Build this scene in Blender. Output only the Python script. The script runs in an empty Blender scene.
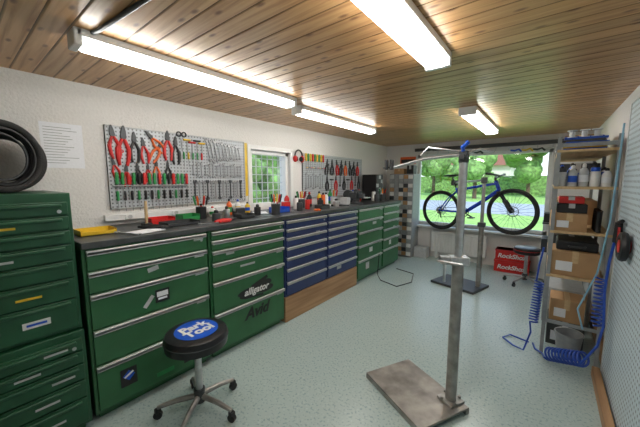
import bpy, bmesh, math, random
from mathutils import Vector, Matrix, Euler
random.seed(11)
COL=bpy.context.scene.collection
rad=math.radians
bpy.context.scene.view_settings.view_transform='Standard'

# ---------------------------------------------------------------- materials
def newmat(name):
    m=bpy.data.materials.new(name); m.use_nodes=True
    nt=m.node_tree; return m,nt,nt.nodes['Principled BSDF']
def M(name,col,rough=.5,metal=0,var=.12,scale=25,bump=0,emit=0,coat=0):
    m,nt,p=newmat(name)
    p.inputs['Roughness'].default_value=rough
    p.inputs['Metallic'].default_value=metal
    if coat: p.inputs['Coat Weight'].default_value=coat
    tc=nt.nodes.new('ShaderNodeTexCoord'); nz=nt.nodes.new('ShaderNodeTexNoise')
    nz.inputs['Scale'].default_value=scale; nz.inputs['Detail'].default_value=4
    nt.links.new(tc.outputs['Object'],nz.inputs['Vector'])
    cr=nt.nodes.new('ShaderNodeValToRGB')
    cr.color_ramp.elements[0].position=.3; cr.color_ramp.elements[1].position=.7
    cr.color_ramp.elements[0].color=(*[max(0,c*(1-var)) for c in col],1)
    cr.color_ramp.elements[1].color=(*[min(1,c*(1+var*.6)) for c in col],1)
    nt.links.new(nz.outputs['Fac'],cr.inputs['Fac']); nt.links.new(cr.outputs['Color'],p.inputs['Base Color'])
    if bump:
        b=nt.nodes.new('ShaderNodeBump'); b.inputs['Strength'].default_value=bump; b.inputs['Distance'].default_value=.01
        nt.links.new(nz.outputs['Fac'],b.inputs['Height']); nt.links.new(b.outputs['Normal'],p.inputs['Normal'])
    if emit:
        p.inputs['Emission Color'].default_value=(*col,1); p.inputs['Emission Strength'].default_value=emit
    return m
def math_n(nt,op,a,b=None):
    n=nt.nodes.new('ShaderNodeMath'); n.operation=op
    for i,v in enumerate((a,b)):
        if v is None: continue
        if isinstance(v,(int,float)): n.inputs[i].default_value=v
        else: nt.links.new(v,n.inputs[i])
    return n.outputs[0]
def mix_n(nt,fac,a,b,mode='MIX'):
    n=nt.nodes.new('ShaderNodeMixRGB'); n.blend_type=mode
    for i,v in enumerate((fac,a,b)):
        if isinstance(v,(int,float)): n.inputs[i].default_value=v
        elif isinstance(v,tuple): n.inputs[i].default_value=(*v,1)
        else: nt.links.new(v,n.inputs[i])
    return n.outputs[0]

def wood_planks():
    m,nt,p=newmat('pine_planks')
    tc=nt.nodes.new('ShaderNodeTexCoord'); sp=nt.nodes.new('ShaderNodeSeparateXYZ')
    nt.links.new(tc.outputs['Object'],sp.inputs[0])
    y=math_n(nt,'MULTIPLY',sp.outputs['Y'],1/.105)
    fr=math_n(nt,'FRACT',y); fl=math_n(nt,'FLOOR',y)
    wn=nt.nodes.new('ShaderNodeTexWhiteNoise'); wn.noise_dimensions='1D'; nt.links.new(fl,wn.inputs['W'])
    cb=nt.nodes.new('ShaderNodeCombineXYZ')
    nt.links.new(math_n(nt,'ADD',math_n(nt,'MULTIPLY',sp.outputs['X'],1.2),math_n(nt,'MULTIPLY',wn.outputs['Value'],37)),cb.inputs[0])
    nt.links.new(math_n(nt,'MULTIPLY',sp.outputs['Y'],22),cb.inputs[1])
    g=nt.nodes.new('ShaderNodeTexNoise'); g.inputs['Scale'].default_value=1.6; g.inputs['Detail'].default_value=6; g.inputs['Distortion'].default_value=.6
    nt.links.new(cb.outputs[0],g.inputs['Vector'])
    r=nt.nodes.new('ShaderNodeValToRGB'); e=r.color_ramp.elements
    e[0].position=.3; e[0].color=(.41,.195,.072,1); e[1].position=.72; e[1].color=(.68,.425,.20,1)
    k=r.color_ramp.elements.new(.5); k.color=(.585,.33,.14,1)
    nt.links.new(g.outputs['Fac'],r.inputs['Fac'])
    br=math_n(nt,'ADD',math_n(nt,'MULTIPLY',wn.outputs['Value'],.25),.82)
    c=nt.nodes.new('ShaderNodeVectorMath'); c.operation='SCALE'; nt.links.new(r.outputs[0],c.inputs[0]); nt.links.new(br,c.inputs['Scale'])
    cb2=nt.nodes.new('ShaderNodeCombineXYZ')
    nt.links.new(math_n(nt,'ADD',math_n(nt,'MULTIPLY',sp.outputs['X'],4.0),math_n(nt,'MULTIPLY',wn.outputs['Value'],91)),cb2.inputs[0])
    nt.links.new(math_n(nt,'MULTIPLY',sp.outputs['Y'],1/.105),cb2.inputs[1])
    vo=nt.nodes.new('ShaderNodeTexVoronoi'); vo.voronoi_dimensions='2D'; vo.inputs['Scale'].default_value=.9; nt.links.new(cb2.outputs[0],vo.inputs['Vector'])
    kn=nt.nodes.new('ShaderNodeValToRGB'); kn.color_ramp.elements[0].position=.04; kn.color_ramp.elements[0].color=(.85,.85,.85,1)
    kn.color_ramp.elements[1].position=.12; kn.color_ramp.elements[1].color=(0,0,0,1)
    nt.links.new(vo.outputs['Distance'],kn.inputs['Fac'])
    c2=mix_n(nt,kn.outputs[0],c.outputs[0],(.18,.065,.02))
    gr=nt.nodes.new('ShaderNodeValToRGB'); ge=gr.color_ramp.elements
    ge[0].position=.0; ge[0].color=(.13,.11,.09,1); ge[1].position=.11; ge[1].color=(1,1,1,1)
    nt.links.new(fr,gr.inputs['Fac'])
    c3=mix_n(nt,1.0,c2,gr.outputs[0],'MULTIPLY')
    nt.links.new(c3,p.inputs['Base Color'])
    b=nt.nodes.new('ShaderNodeBump'); b.inputs['Strength'].default_value=.6; b.inputs['Distance'].default_value=.01
    nt.links.new(gr.outputs[0],b.inputs['Height']); nt.links.new(b.outputs[0],p.inputs['Normal'])
    p.inputs['Roughness'].default_value=.34
    return m
def wood(name,c1,c2,axis='Y',sc=1.0):
    m,nt,p=newmat(name)
    tc=nt.nodes.new('ShaderNodeTexCoord'); mp=nt.nodes.new('ShaderNodeMapping')
    s={'X':(1.5,25,25),'Y':(25,1.5,25),'Z':(25,25,1.5)}[axis]
    mp.inputs['Scale'].default_value=[v*sc for v in s]
    g=nt.nodes.new('ShaderNodeTexNoise'); g.inputs['Scale'].default_value=1.2; g.inputs['Detail'].default_value=5
    nt.links.new(tc.outputs['Object'],mp.inputs[0]); nt.links.new(mp.outputs[0],g.inputs['Vector'])
    r=nt.nodes.new('ShaderNodeValToRGB'); e=r.color_ramp.elements
    e[0].position=.35;e[0].color=(*c1,1);e[1].position=.65;e[1].color=(*c2,1)
    nt.links.new(g.outputs['Fac'],r.inputs['Fac']); nt.links.new(r.outputs[0],p.inputs['Base Color'])
    p.inputs['Roughness'].default_value=.55
    return m
def floor_mat():
    m,nt,p=newmat('speckled_floor')
    tc=nt.nodes.new('ShaderNodeTexCoord')
    n1=nt.nodes.new('ShaderNodeTexNoise'); n1.inputs['Scale'].default_value=1.3; n1.inputs['Detail'].default_value=5
    n2=nt.nodes.new('ShaderNodeTexNoise'); n2.inputs['Scale'].default_value=60; n2.inputs['Detail'].default_value=2
    nt.links.new(tc.outputs['Object'],n1.inputs['Vector']); nt.links.new(tc.outputs['Object'],n2.inputs['Vector'])
    a=mix_n(nt,n1.outputs['Fac'],(.375,.475,.465),(.46,.555,.54))
    r=nt.nodes.new('ShaderNodeValToRGB'); r.color_ramp.elements[0].position=.36; r.color_ramp.elements[1].position=.43
    r.color_ramp.elements[0].color=(.70,.75,.77,1); r.color_ramp.elements[1].color=(1,1,1,1)
    k=r.color_ramp.elements.new(.62); k.color=(1,1,1,1); k=r.color_ramp.elements.new(.68); k.color=(1.15,1.13,1.13,1)
    nt.links.new(n2.outputs['Fac'],r.inputs['Fac'])
    nt.links.new(mix_n(nt,1.0,a,r.outputs[0],'MULTIPLY'),p.inputs['Base Color'])
    p.inputs['Roughness'].default_value=.25
    b=nt.nodes.new('ShaderNodeBump'); b.inputs['Strength'].default_value=.12; b.inputs['Distance'].default_value=.004
    nt.links.new(n2.outputs['Fac'],b.inputs['Height']); nt.links.new(b.outputs[0],p.inputs['Normal'])
    return m
def peg_mat(name,col,hole,sp=.03,r=.26,metal=.3):
    m,nt,p=newmat(name)
    tc=nt.nodes.new('ShaderNodeTexCoord'); s=nt.nodes.new('ShaderNodeSeparateXYZ'); nt.links.new(tc.outputs['Object'],s.inputs[0])
    fy=math_n(nt,'SUBTRACT',math_n(nt,'FRACT',math_n(nt,'MULTIPLY',s.outputs['Y'],1/sp)),.5)
    fz=math_n(nt,'SUBTRACT',math_n(nt,'FRACT',math_n(nt,'MULTIPLY',s.outputs['Z'],1/sp)),.5)
    mx=math_n(nt,'MAXIMUM',math_n(nt,'ABSOLUTE',fy),math_n(nt,'ABSOLUTE',fz))
    h=math_n(nt,'LESS_THAN',mx,r)
    nt.links.new(mix_n(nt,h,col,hole),p.inputs['Base Color'])
    p.inputs['Roughness'].default_value=.5; p.inputs['Metallic'].default_value=metal
    return m

m_wall=M('white_plaster',(.76,.75,.73),.9,var=.04,scale=60,bump=.5)
m_ceil=wood_planks(); m_floor=floor_mat()
m_green=M('green_enamel',(.033,.145,.056),.34,var=.16,scale=6)
m_dgreen=M('dark_green_enamel',(.016,.092,.040),.36,var=.2,scale=8)
m_blue=M('navy_enamel',(.026,.046,.155),.36,var=.12,scale=8)
m_alu=M('brushed_aluminium',(.72,.74,.74),.32,.4,var=.08,scale=60)
m_steel=M('tool_steel',(.55,.56,.57),.28,.8,var=.15,scale=40)
m_chrome=M('tool_chrome',(.42,.43,.45),.3,.6,var=.2,scale=40)
m_wsteel=M('worn_steel',(.37,.36,.34),.42,.65,var=.35,scale=14)
m_plate=M('scuffed_plate',(.33,.31,.285),.42,.5,var=.45,scale=9)
m_black=M('black_plastic',(.015,.015,.017),.45,var=.2)
m_vinyl=M('black_vinyl',(.012,.012,.014),.3,var=.2,bump=.1,scale=80)
m_rubber=M('tyre_rubber',(.02,.02,.02),.8,bump=.3,scale=120)
m_dark=M('dark_grey_metal',(.06,.065,.07),.45,.3)
m_grey=M('grey_plastic',(.30,.32,.33),.5)
m_lgrey=M('light_grey',(.52,.54,.55),.5)
m_white=M('white_paint',(.80,.81,.80),.4,var=.03)
m_paper=M('paper',(.84,.86,.90),.8,var=.04,scale=90)
m_red=M('red_plastic',(.60,.02,.018),.4)
m_orange=M('orange_plastic',(.80,.14,.02),.4)
m_yellow=M('yellow_plastic',(.78,.52,.03),.4)
m_toolgreen=M('green_plastic',(.03,.28,.08),.4)
m_bblue=M('bright_blue',(.015,.10,.6),.3)
m_bikeblue=M('bike_blue_paint',(.01,.045,.45),.22,.1,coat=.5)
m_hose=M('blue_hose',(.015,.07,.42),.35)
m_rhose=M('pale_blue_hose',(.25,.5,.68),.4)
m_card=M('cardboard',(.46,.28,.14),.8,var=.1,scale=10)
m_tube=M('fluorescent_diffuser',(1.0,.97,.915),.5,var=0,emit=20)
m_wood=wood('raw_wood',(.33,.18,.085),(.48,.29,.15),'Y')
m_shelfwood=wood('shelf_board',(.52,.36,.18),(.66,.48,.27),'Y')
m_top=M('dark_worktop',(.055,.062,.065),.36,var=.35,scale=12)
m_peg=peg_mat('perforated_steel',(.50,.53,.56),(.13,.14,.15),.03,.2)
m_peg2=peg_mat('perforated_pale_blue',(.56,.67,.73),(.16,.20,.23),.035,.2,.0)
m_grass=M('grass',(.30,.50,.12),.9,var=.25,scale=3)
m_road=M('asphalt',(.36,.38,.42),.8,scale=4)
m_leaf=M('foliage',(.20,.36,.10),.9,var=.7,scale=5,bump=1)
m_bark=M('bark',(.12,.08,.05),.9)
m_houswall=M('house_render',(.7,.66,.58),.9)
m_roof=M('roof_tiles',(.25,.10,.06),.8)
def glass():
    m=bpy.data.materials.new('window_glass'); m.use_nodes=True; nt=m.node_tree; nt.nodes.clear()
    o=nt.nodes.new('ShaderNodeOutputMaterial'); t=nt.nodes.new('ShaderNodeBsdfTransparent'); g=nt.nodes.new('ShaderNodeBsdfGlossy')
    g.inputs['Roughness'].default_value=.02; x=nt.nodes.new('ShaderNodeMixShader'); x.inputs[0].default_value=.06
    nt.links.new(t.outputs[0],x.inputs[1]); nt.links.new(g.outputs[0],x.inputs[2]); nt.links.new(x.outputs[0],o.inputs[0]); return m
m_glass=glass()

# ---------------------------------------------------------------- mesh builder
class B:
    def __init__(s): s.bm=bmesh.new()
    def box(s,c,d,r=(0,0,0)):
        g=bmesh.ops.create_cube(s.bm,size=1)
        m=Matrix.Translation(c)@Euler(r).to_matrix().to_4x4()@Matrix.Diagonal((*d,1))
        bmesh.ops.transform(s.bm,matrix=m,verts=g['verts']); return s
    def bx(s,a,b):
        return s.box([(a[i]+b[i])/2 for i in range(3)],[abs(b[i]-a[i]) for i in range(3)])
    def cyl(s,a,b,r,r2=None,n=16):
        a=Vector(a);b=Vector(b);d=b-a
        g=bmesh.ops.create_cone(s.bm,cap_ends=True,cap_tris=False,segments=n,radius1=r,radius2=r if r2 is None else r2,depth=d.length)
        m=Matrix.Translation((a+b)/2)@d.to_track_quat('Z','Y').to_matrix().to_4x4()
        bmesh.ops.transform(s.bm,matrix=m,verts=g['verts']); return s
    def sph(s,c,r,n=12):
        g=bmesh.ops.create_uvsphere(s.bm,u_segments=n*2,v_segments=n,radius=1)
        rr=r if isinstance(r,(tuple,list)) else (r,r,r)
        bmesh.ops.transform(s.bm,matrix=Matrix.Translation(c)@Matrix.Diagonal((*rr,1)),verts=g['verts']); return s
    def tube(s,pts,r,n=8,closed=False):
        P=[Vector(p) for p in pts]; N=len(P); rings=[]; up=None
        for i,p in enumerate(P):
            if closed: t=(P[(i+1)%N]-P[i-1]).normalized()
            else: t=(P[min(i+1,N-1)]-P[max(i-1,0)]).normalized()
            if up is None:
                up=Vector((0,0,1)) if abs(t.z)<.9 else Vector((1,0,0))
            up=(up-t*up.dot(t))
            if up.length<1e-6: up=t.orthogonal()
            up.normalize(); w=t.cross(up)
            rr=r[i] if isinstance(r,(list,tuple)) else r
            rings.append([s.bm.verts.new(p+(up*math.cos(2*math.pi*k/n)+w*math.sin(2*math.pi*k/n))*rr) for k in range(n)])
        for i in range(N if closed else N-1):
            A=rings[i];Bq=rings[(i+1)%N]
            for k in range(n):
                s.bm.faces.new((A[k],A[(k+1)%n],Bq[(k+1)%n],Bq[k]))
        if not closed:
            s.bm.faces.new(rings[0][::-1]); s.bm.faces.new(rings[-1])
        return s
    def ring(s,c,R,r,axis='Y',N=40,n=8):
        c=Vector(c); pts=[]
        for i in range(N):
            a=2*math.pi*i/N; u,v=math.cos(a)*R,math.sin(a)*R
            pts.append(c+Vector({'X':(0,u,v),'Y':(u,0,v),'Z':(u,v,0)}[axis]))
        return s.tube(pts,r,n,True)
    def lathe(s,prof,c=(0,0,0),n=28):
        c=Vector(c); rings=[]
        for r,z in prof:
            rings.append([s.bm.verts.new(c+Vector((r*math.cos(2*math.pi*k/n),r*math.sin(2*math.pi*k/n),z))) for k in range(n)])
        for A,Bq in zip(rings,rings[1:]):
            for k in range(n): s.bm.faces.new((A[k],A[(k+1)%n],Bq[(k+1)%n],Bq[k]))
        s.bm.faces.new(rings[0][::-1]); s.bm.faces.new(rings[-1]); return s
    def prism(s,poly,x0,x1):
        a=[s.bm.verts.new((x0,p[0],p[1])) for p in poly]; b=[s.bm.verts.new((x1,p[0],p[1])) for p in poly]
        n=len(poly)
        for k in range(n): s.bm.faces.new((a[k],a[(k+1)%n],b[(k+1)%n],b[k]))
        s.bm.faces.new(a[::-1]); s.bm.faces.new(b); return s
    def obj(s,name,mat,parent=None,loc=(0,0,0),rot=(0,0,0),bevel=0,label=None,cat=None,kind=None,group=None,smooth=True):
        bmesh.ops.recalc_face_normals(s.bm,faces=s.bm.faces)
        me=bpy.data.meshes.new(name); s.bm.to_mesh(me); s.bm.free()
        me.materials.append(mat)
        if smooth:
            me.polygons.foreach_set('use_smooth',[True]*len(me.polygons))
            me.set_sharp_from_angle(angle=rad(38))
        o=bpy.data.objects.new(name,me); COL.objects.link(o); o.location=loc; o.rotation_euler=rot
        if parent: o.parent=parent
        if bevel:
            b=o.modifiers.new('bevel','BEVEL'); b.width=bevel; b.segments=2; b.limit_method='ANGLE'
        if label: o['label']=label
        if cat: o['category']=cat
        if kind: o['kind']=kind
        if group: o['group']=group
        return o
def thing(name,label,cat,loc=(0,0,0),rot=(0,0,0),group=None):
    o=bpy.data.objects.new(name,None); COL.objects.link(o); o.location=loc; o.rotation_euler=rot; o.empty_display_size=.1
    o['label']=label; o['category']=cat
    if group: o['group']=group
    return o
def clone(o,loc=None,rot=None,parent=None,scale=None,label=None):
    c=o.copy(); COL.objects.link(c)
    if parent: c.parent=parent
    if loc is not None: c.location=loc
    if rot is not None: c.rotation_euler=rot
    if scale is not None: c.scale=scale
    if label: c['label']=label
    for ch in o.children: clone(ch,parent=c)
    return c
def text(s,size,mat,parent,loc,rot,name='lettering',shear=0,bold=0):
    cu=bpy.data.curves.new('f','FONT'); cu.body=s; cu.size=size; cu.align_x='CENTER'; cu.align_y='CENTER'; cu.extrude=.0006; cu.shear=shear; cu.offset=bold
    t=bpy.data.objects.new('f',cu); COL.objects.link(t)
    bpy.context.view_layer.update()
    me=bpy.data.meshes.new_from_object(t.evaluated_get(bpy.context.evaluated_depsgraph_get()))
    bpy.data.objects.remove(t); me.materials.clear(); me.materials.append(mat)
    o=bpy.data.objects.new(name,me); COL.objects.link(o); o.parent=parent; o.location=loc; o.rotation_euler=rot
    return o
FX=(rad(90),0,rad(90)); FY=(rad(90),0,0)

# ---------------------------------------------------------------- room
XL,XR,YN,YB,H=-2.77,.48,-1.7,5.85,2.21
B().bx((XL-.2,YN-.2,-.1),(XR+.2,YB+.25,0)).obj('floor',m_floor,label='pale blue-green speckled painted workshop floor',cat='floor',kind='structure')
B().bx((XL-.2,YN-.2,H),(XR+.2,YB+.25,H+.08)).obj('ceiling',m_ceil,label='varnished knotty pine tongue-and-groove plank ceiling',cat='ceiling',kind='structure')
wy0,wy1,wz0,wz1=2.22,2.88,1.17,1.86
b=B(); b.bx((XL-.2,YN,0),(XL,wy0,H)); b.bx((XL-.2,wy1,0),(XL,YB,H)); b.bx((XL-.2,wy0,0),(XL,wy1,wz0)); b.bx((XL-.2,wy0,wz1),(XL,wy1,H))
b.obj('wall_left',m_wall,label='white rough-plastered wall with a small barred window',cat='wall',kind='structure')
bx0,bx1,bz0,bz1=-2.12,.02,.62,2.0
b=B(); b.bx((XL-.2,YB,0),(bx0,YB+.25,H)); b.bx((bx1,YB,0),(XR+.2,YB+.25,H)); b.bx((bx0,YB,0),(bx1,YB+.25,bz0)); b.bx((bx0,YB,bz1),(bx1,YB+.25,H))
b.obj('wall_back',m_wall,label='white plastered wall around a wide window',cat='wall',kind='structure')
B().bx((XR,YN,0),(XR+.2,YB,H)).obj('wall_right',m_wall,label='white plastered side wall',cat='wall',kind='structure')
B().bx((XL-.2,YN-.2,0),(XR+.2,YN,H)).obj('wall_front',m_wall,label='white plastered end wall',cat='wall',kind='structure')
B().bx((XR-.05,2.98,0),(XR,4.9,.09)).obj('baseboard_right',m_wood,bevel=.004,label='rough timber skirting along the wall',cat='baseboard',kind='structure')
B().bx((.355,2.15,0),(.40,2.96,.075)).obj('timber_batten',m_wood,bevel=.004,label='rough timber batten lying on the floor along the wall',cat='timber')
w=thing('window_1','wide single-pane window with white frame and sill','window',(0,YB,0)); w['kind']='structure'
b=B()
for a,c in (((bx0,.06,bz0),(bx0+.06,.12,bz1)),((bx1-.06,.06,bz0),(bx1,.12,bz1)),((bx0,.06,bz0),(bx1,.12,bz0+.06)),((bx0,.06,bz1-.06),(bx1,.12,bz1))): b.bx(a,c)
b.obj('frame',m_white,w,bevel=.005)
B().bx((bx0+.05,.085,bz0+.05),(bx1-.05,.09,bz1-.05)).obj('pane',m_glass,w)
B().bx((bx0-.05,-.12,bz0-.035),(bx1+.05,.1,bz0)).obj('sill',m_white,w,bevel=.006)
w=thing('window_2','small white-framed window with a security grille','window',(XL,0,0)); w['kind']='structure'
b=B()
for a,c in (((-.1,wy0,wz0),(-.03,wy0+.05,wz1)),((-.1,wy1-.05,wz0),(-.03,wy1,wz1)),((-.1,wy0,wz0),(-.03,wy1,wz0+.05)),((-.1,wy0,wz1-.05),(-.03,wy1,wz1))): b.bx(a,c)
b.obj('frame',m_white,w,bevel=.004)
B().bx((-.07,wy0+.03,wz0+.03),(-.065,wy1-.03,wz1-.03)).obj('pane',m_glass,w)
b=B()
for i in range(1,7): b.cyl((-.13,wy0+i*.0943,wz0),(-.13,wy0+i*.0943,wz1),.008,n=6)
for i in range(1,7): b.cyl((-.13,wy0,wz0+i*.1),(-.13,wy1,wz0+i*.1),.006,n=6)
b.obj('grille',m_lgrey,w)
b=B(); t=.05
for a,c in (((.0,wy0-t,wz0-.02),(.018,wy0,wz1+t)),((.0,wy1,wz0-.02),(.018,wy1+t,wz1+t)),((.0,wy0,wz1),(.018,wy1,wz1+t))): b.bx(a,c)
b.obj('casing',m_white,w,bevel=.003)

# outside
B().bx((-30,6.2,-.1),(30,70,.1)).obj('lawn',m_grass,label='sunlit mown lawn outside the window',cat='lawn',kind='structure')
B().bx((-30,14,.1),(30,21,.115)).obj('road',m_road,label='grey asphalt lane beyond the lawn',cat='road',kind='structure')
def tree(x,y,h,rr,seed):
    random.seed(seed)
    t=thing('tree','leafy green tree standing outdoors','tree',(x,y,.1),group='trees outside the window')
    B().cyl((0,0,0),(0,0,h*.55),.16,.09).obj('trunk',m_bark,t)
    b=B()
    for i in range(16):
        a=random.random()*6.28; d=random.random()*rr*.75
        b.sph((math.cos(a)*d,math.sin(a)*d,h*.35+random.random()*h*.55),(rr*random.uniform(.3,.5),)*3,6)
    o=b.obj('foliage',m_leaf,t)
    tx=bpy.data.textures.new('leafnoise','CLOUDS'); tx.noise_scale=.35
    o.modifiers.new('sub','SUBSURF').levels=1; o.modifiers['sub'].render_levels=1
    d=o.modifiers.new('d','DISPLACE'); d.texture=tx; d.strength=.5; d.texture_coords='LOCAL'
for i,(x,y,h,r_) in enumerate([(-13,25,5,2.2),(-8.5,28,5,2.0),(-4.5,25,4,1.6),(-1.4,30,6,2.2),(2.5,28,5,2.4),(-18,29,6,2.8)]): tree(x,y,h,r_,i)
for i,(x,y) in enumerate([(-5.4,2.6),(-6.6,5.2),(-7.8,8.4)]): tree(x,y,3.0,1.0,20+i)
B().bx((-30,33,0),(30,34,1.9)).obj('hedge',m_leaf,label='dense green hedge along the lane',cat='hedge',kind='stuff')
hs=thing('house','pale rendered house with red tiled roof','house',(-8,44,0))
B().bx((-4,0,0),(4,6,3.5)).obj('house_wall',m_houswall,hs)
B().prism([(-.5,3.4),(6.5,3.4),(3,5.8)],-4.3,4.3).obj('roof',m_roof,hs)
B().bx((-5.4,-1,-.1),(-2.98,5.9,.08)).obj('path',m_road,label='paved strip outside the side window',cat='path',kind='structure')

# ---------------------------------------------------------------- ceiling lamps
def lamp(x,y0,y1,wd=.17):
    L=y1-y0
    t=thing('fluorescent_lamp','white ceiling fluorescent lamp with long glowing diffuser','lamp',(x,(y0+y1)/2,H),group='fluorescent ceiling lamps')
    B().bx((-wd/2,-L/2,-.035),(wd/2,L/2,0)).obj('housing',m_white,t,bevel=.004)
    B().bx((-wd/2+.012,-L/2+.02,-.08),(wd/2-.012,L/2-.02,-.034)).obj('diffuser',m_tube,t,bevel=.02)
    B().bx((-wd/2,-L/2-.012,-.078),(wd/2,-L/2+.022,0)).obj('end_cap',m_white,t,bevel=.006)
    B().bx((-wd/2,L/2-.022,-.078),(wd/2,L/2+.012,0)).obj('end_cap',m_white,t,bevel=.006)
lamp(-1.84,.44,1.94,.12); lamp(-1.97,2.15,3.68,.12); lamp(-.55,.3,1.80,.14); lamp(-.68,3.2,4.72,.16)
B().tube([(-1.78,.50,2.205),(-1.72,.51,2.2),(-1.5,.53,2.2),(-1.0,.57,2.2)],.010).obj('lamp_cable',m_dark,label='dark power cable clipped to the ceiling',cat='cable')

# ---------------------------------------------------------------- cabinets
XF=-2.09
def cabinet(y0,y1,z0,z1,tops,mat,label,front=XF,style=0,group=None,back=XL+.01,base=True,cat='tool cabinet'):
    W=y1-y0; yc=(y0+y1)/2
    t=thing('drawer_cabinet',label,cat,(front,yc,z0),group=group)
    g=.004
    body=B(); body.bx((back-front,-W/2+g,0 if not base else .05),(-.018,W/2-g,z1-z0))
    if base: body.bx((back-front+.02,-W/2+.03,0),(-.06,W/2-.03,.06))
    body.obj('body',mat,t,bevel=.003)
    zt=[v-z0 for v in tops]; bot=.07 if base else .015
    if style==2: bot=.02
    for a,c in zip(zt,zt[1:]+[bot]):
        d=B().bx((-.02,-W/2+.022,c+.006),(0,W/2-.022,a-.004)).obj('drawer',mat,t,bevel=.003)
        if style==1:
            hb=B(); hb.bx((-.002,-W/2+.05,a-.028),(.018,W/2-.05,a-.012)); hb.obj('handle',mat,d,bevel=.004)
            if random.random()<.9:
                y=random.uniform(0,.28)
                B().bx((.0,y-.05,(a+c)/2-.014),(.002,y+.05,(a+c)/2-.002)).obj('label_strip',m_yellow if random.random()<.3 else m_lgrey,d)
        else:
            hb=B(); hb.bx((-.002,-W/2+.022,a-.030),(.019,W/2-.022,a-.006)); hb.bx((.012,-W/2+.022,a-.034),(.019,W/2-.022,a-.012))
            hb.obj('handle',m_alu,d,bevel=.003,label='aluminium full-width grip strip')
            if a-c>.12 and style==0:
                B().bx((0,W/2-.12,a-.052),(.003,W/2-.045,a-.038)).obj('label_strip',m_lgrey,d)
    yl=W/2-.06
    B().cyl((-.002,yl,zt[0]-.055),(.006,yl,zt[0]-.055),.010,n=14).obj('lock',m_steel,t)
    return t
TOPZ=1.10
t_up=cabinet(-.36,.43,.64,1.43,[1.385,1.305,1.225,1.145,1.05,.95,.83],m_dgreen,'dark green steel tool chest stacked on another chest',style=1,base=False,front=-2.1)
t_lo=cabinet(-.36,.43,0,.635,[.60,.52,.44,.34,.23],m_dgreen,'dark green roller tool chest under another chest',style=1,front=-2.07)
c1=cabinet(.445,1.24,0,TOPZ,[1.095,.965,.825,.60,.37],m_green,'green five-drawer workshop cabinet with bright grips')
c2=cabinet(1.245,2.085,0,TOPZ,[1.095,1.02,.935,.835,.67,.40],m_green,'green six-drawer workshop cabinet with black stickers')
bl=[1.09,1.0,.91,.81,.70,.58,.44]
PL=.27
c3=cabinet(2.09,2.81,PL+.003,TOPZ,bl,m_blue,'navy blue drawer cabinet on a wooden plinth',base=False,style=2,group='navy drawer cabinets')
c4=cabinet(2.815,3.53,PL+.003,TOPZ,bl,m_blue,'navy blue drawer cabinet on a wooden plinth',base=False,style=2,group='navy drawer cabinets')
c5=cabinet(3.54,4.33,0,TOPZ,[1.09,.93,.76,.56,.34],m_green,'green five-drawer cabinet beside the navy cabinets')
c6=cabinet(4.335,5.0,0,TOPZ,[1.09,.97,.84,.70,.54,.36],m_green,'green six-drawer cabinet at the end of the bench')
B().bx((XL+.01,2.09,0),(XF-.005,3.535,PL)).obj('cabinet_plinth',m_wood,bevel=.004,label='raw wooden plinth box under the navy cabinets',cat='plinth')
B().bx((XL+.005,.445,TOPZ+.002),(XF+.012,5.02,TOPZ+.04)).obj('worktop',m_top,bevel=.004,label='continuous dark scuffed worktop over the drawer cabinets',cat='worktop')
WZ=TOPZ+.042
def sticker(par,y,z,w_,h_,mat,rot=0,x=.002):
    return B().box((0,0,0),(.002,w_,h_)).obj('sticker',mat,par,(x,y,z),(rot,0,0))
sticker(c1,.03,.70,.095,.09,m_black); sticker(c1,.03,.712,.075,.035,m_paper,x=.003); sticker(c1,.03,.68,.06,.014,m_paper,x=.003)
sticker(c1,-.21,.22,.095,.12,m_black); sticker(c1,-.21,.23,.05,.05,m_bblue,.78,.003); sticker(c1,-.21,.235,.06,.012,m_paper,.5,.004)
sticker(c1,-.06,.68,.09,.025,m_lgrey,.9)
sticker(c1,.02,.13,.12,.03,m_toolgreen)
sticker(c1,.18,.17,.05,.10,m_black)
sticker(c1,-.02,.90,.07,.03,m_lgrey,.2)
sticker(c2,-.23,.89,.08,.025,m_lgrey); sticker(c2,-.05,.75,.16,.018,m_lgrey)
b=B()
for (y,z,ry,rz) in ((-.03,.0,.19,.042),(.06,.035,.12,.04),(-.1,-.025,.1,.03),(.1,-.02,.1,.035)): b.sph((0,y,z),(.0012,ry,rz),10)
b.box((0,.03,.065),(.002,.2,.03),(.3,0,0)); b.box((0,-.04,-.055),(.002,.22,.02),(-.1,0,0)); b.obj('sticker',m_black,c2,(.003,.05,.49))
text('alligator',.088,m_white,c2,(.006,.04,.49),FX,shear=.3,bold=.002)
text('Avid',.15,m_black,c2,(.0035,.04,.28),FX,shear=.3,bold=.005)
sticker(t_up,.2,.10,.11,.035,m_white); sticker(t_up,.2,.10,.08,.012,m_bblue,x=.003)
sticker(c4,-.1,.1,.1,.04,m_lgrey); sticker(c3,.18,.62,.07,.05,m_lgrey)
sticker(c5,.0,.45,.1,.07,m_white); sticker(c5,.1,.85,.12,.04,m_lgrey); sticker(c6,.1,.7,.09,.04,m_lgrey); sticker(c5,-.1,.22,.1,.1,m_lgrey); sticker(c6,-.05,.45,.08,.08,m_white)

# black tyre hoops on top of chest
reel=thing('tyre_hoop','thick black rubber tyre hoop standing on the green chest','tyre',(-2.30,.20,1.43),(0,0,rad(-60)),group='black tyre hoops')
def reel_parts(r):
    B().ring((0,-.020,.195),.176,.018,'Y',48,10).obj('tread',m_rubber,r)
    B().ring((0,.012,.195),.176,.018,'Y',48,10).obj('tread',m_rubber,r)
    b=B()
    for k in range(3): b.ring((0,-.018+.014*k,.195),.150,.008,'Y',40,6)
    b.obj('bead',m_black,r)
    B().ring((0,-.012,.195),.125,.006,'Y',36,6).obj('inner_band',m_dark,r)
reel_parts(reel)
for i in range(4): clone(reel,(-2.375-.075*i,.208+.012*i,1.43),(0,0,rad(-62-3*i)))

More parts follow.
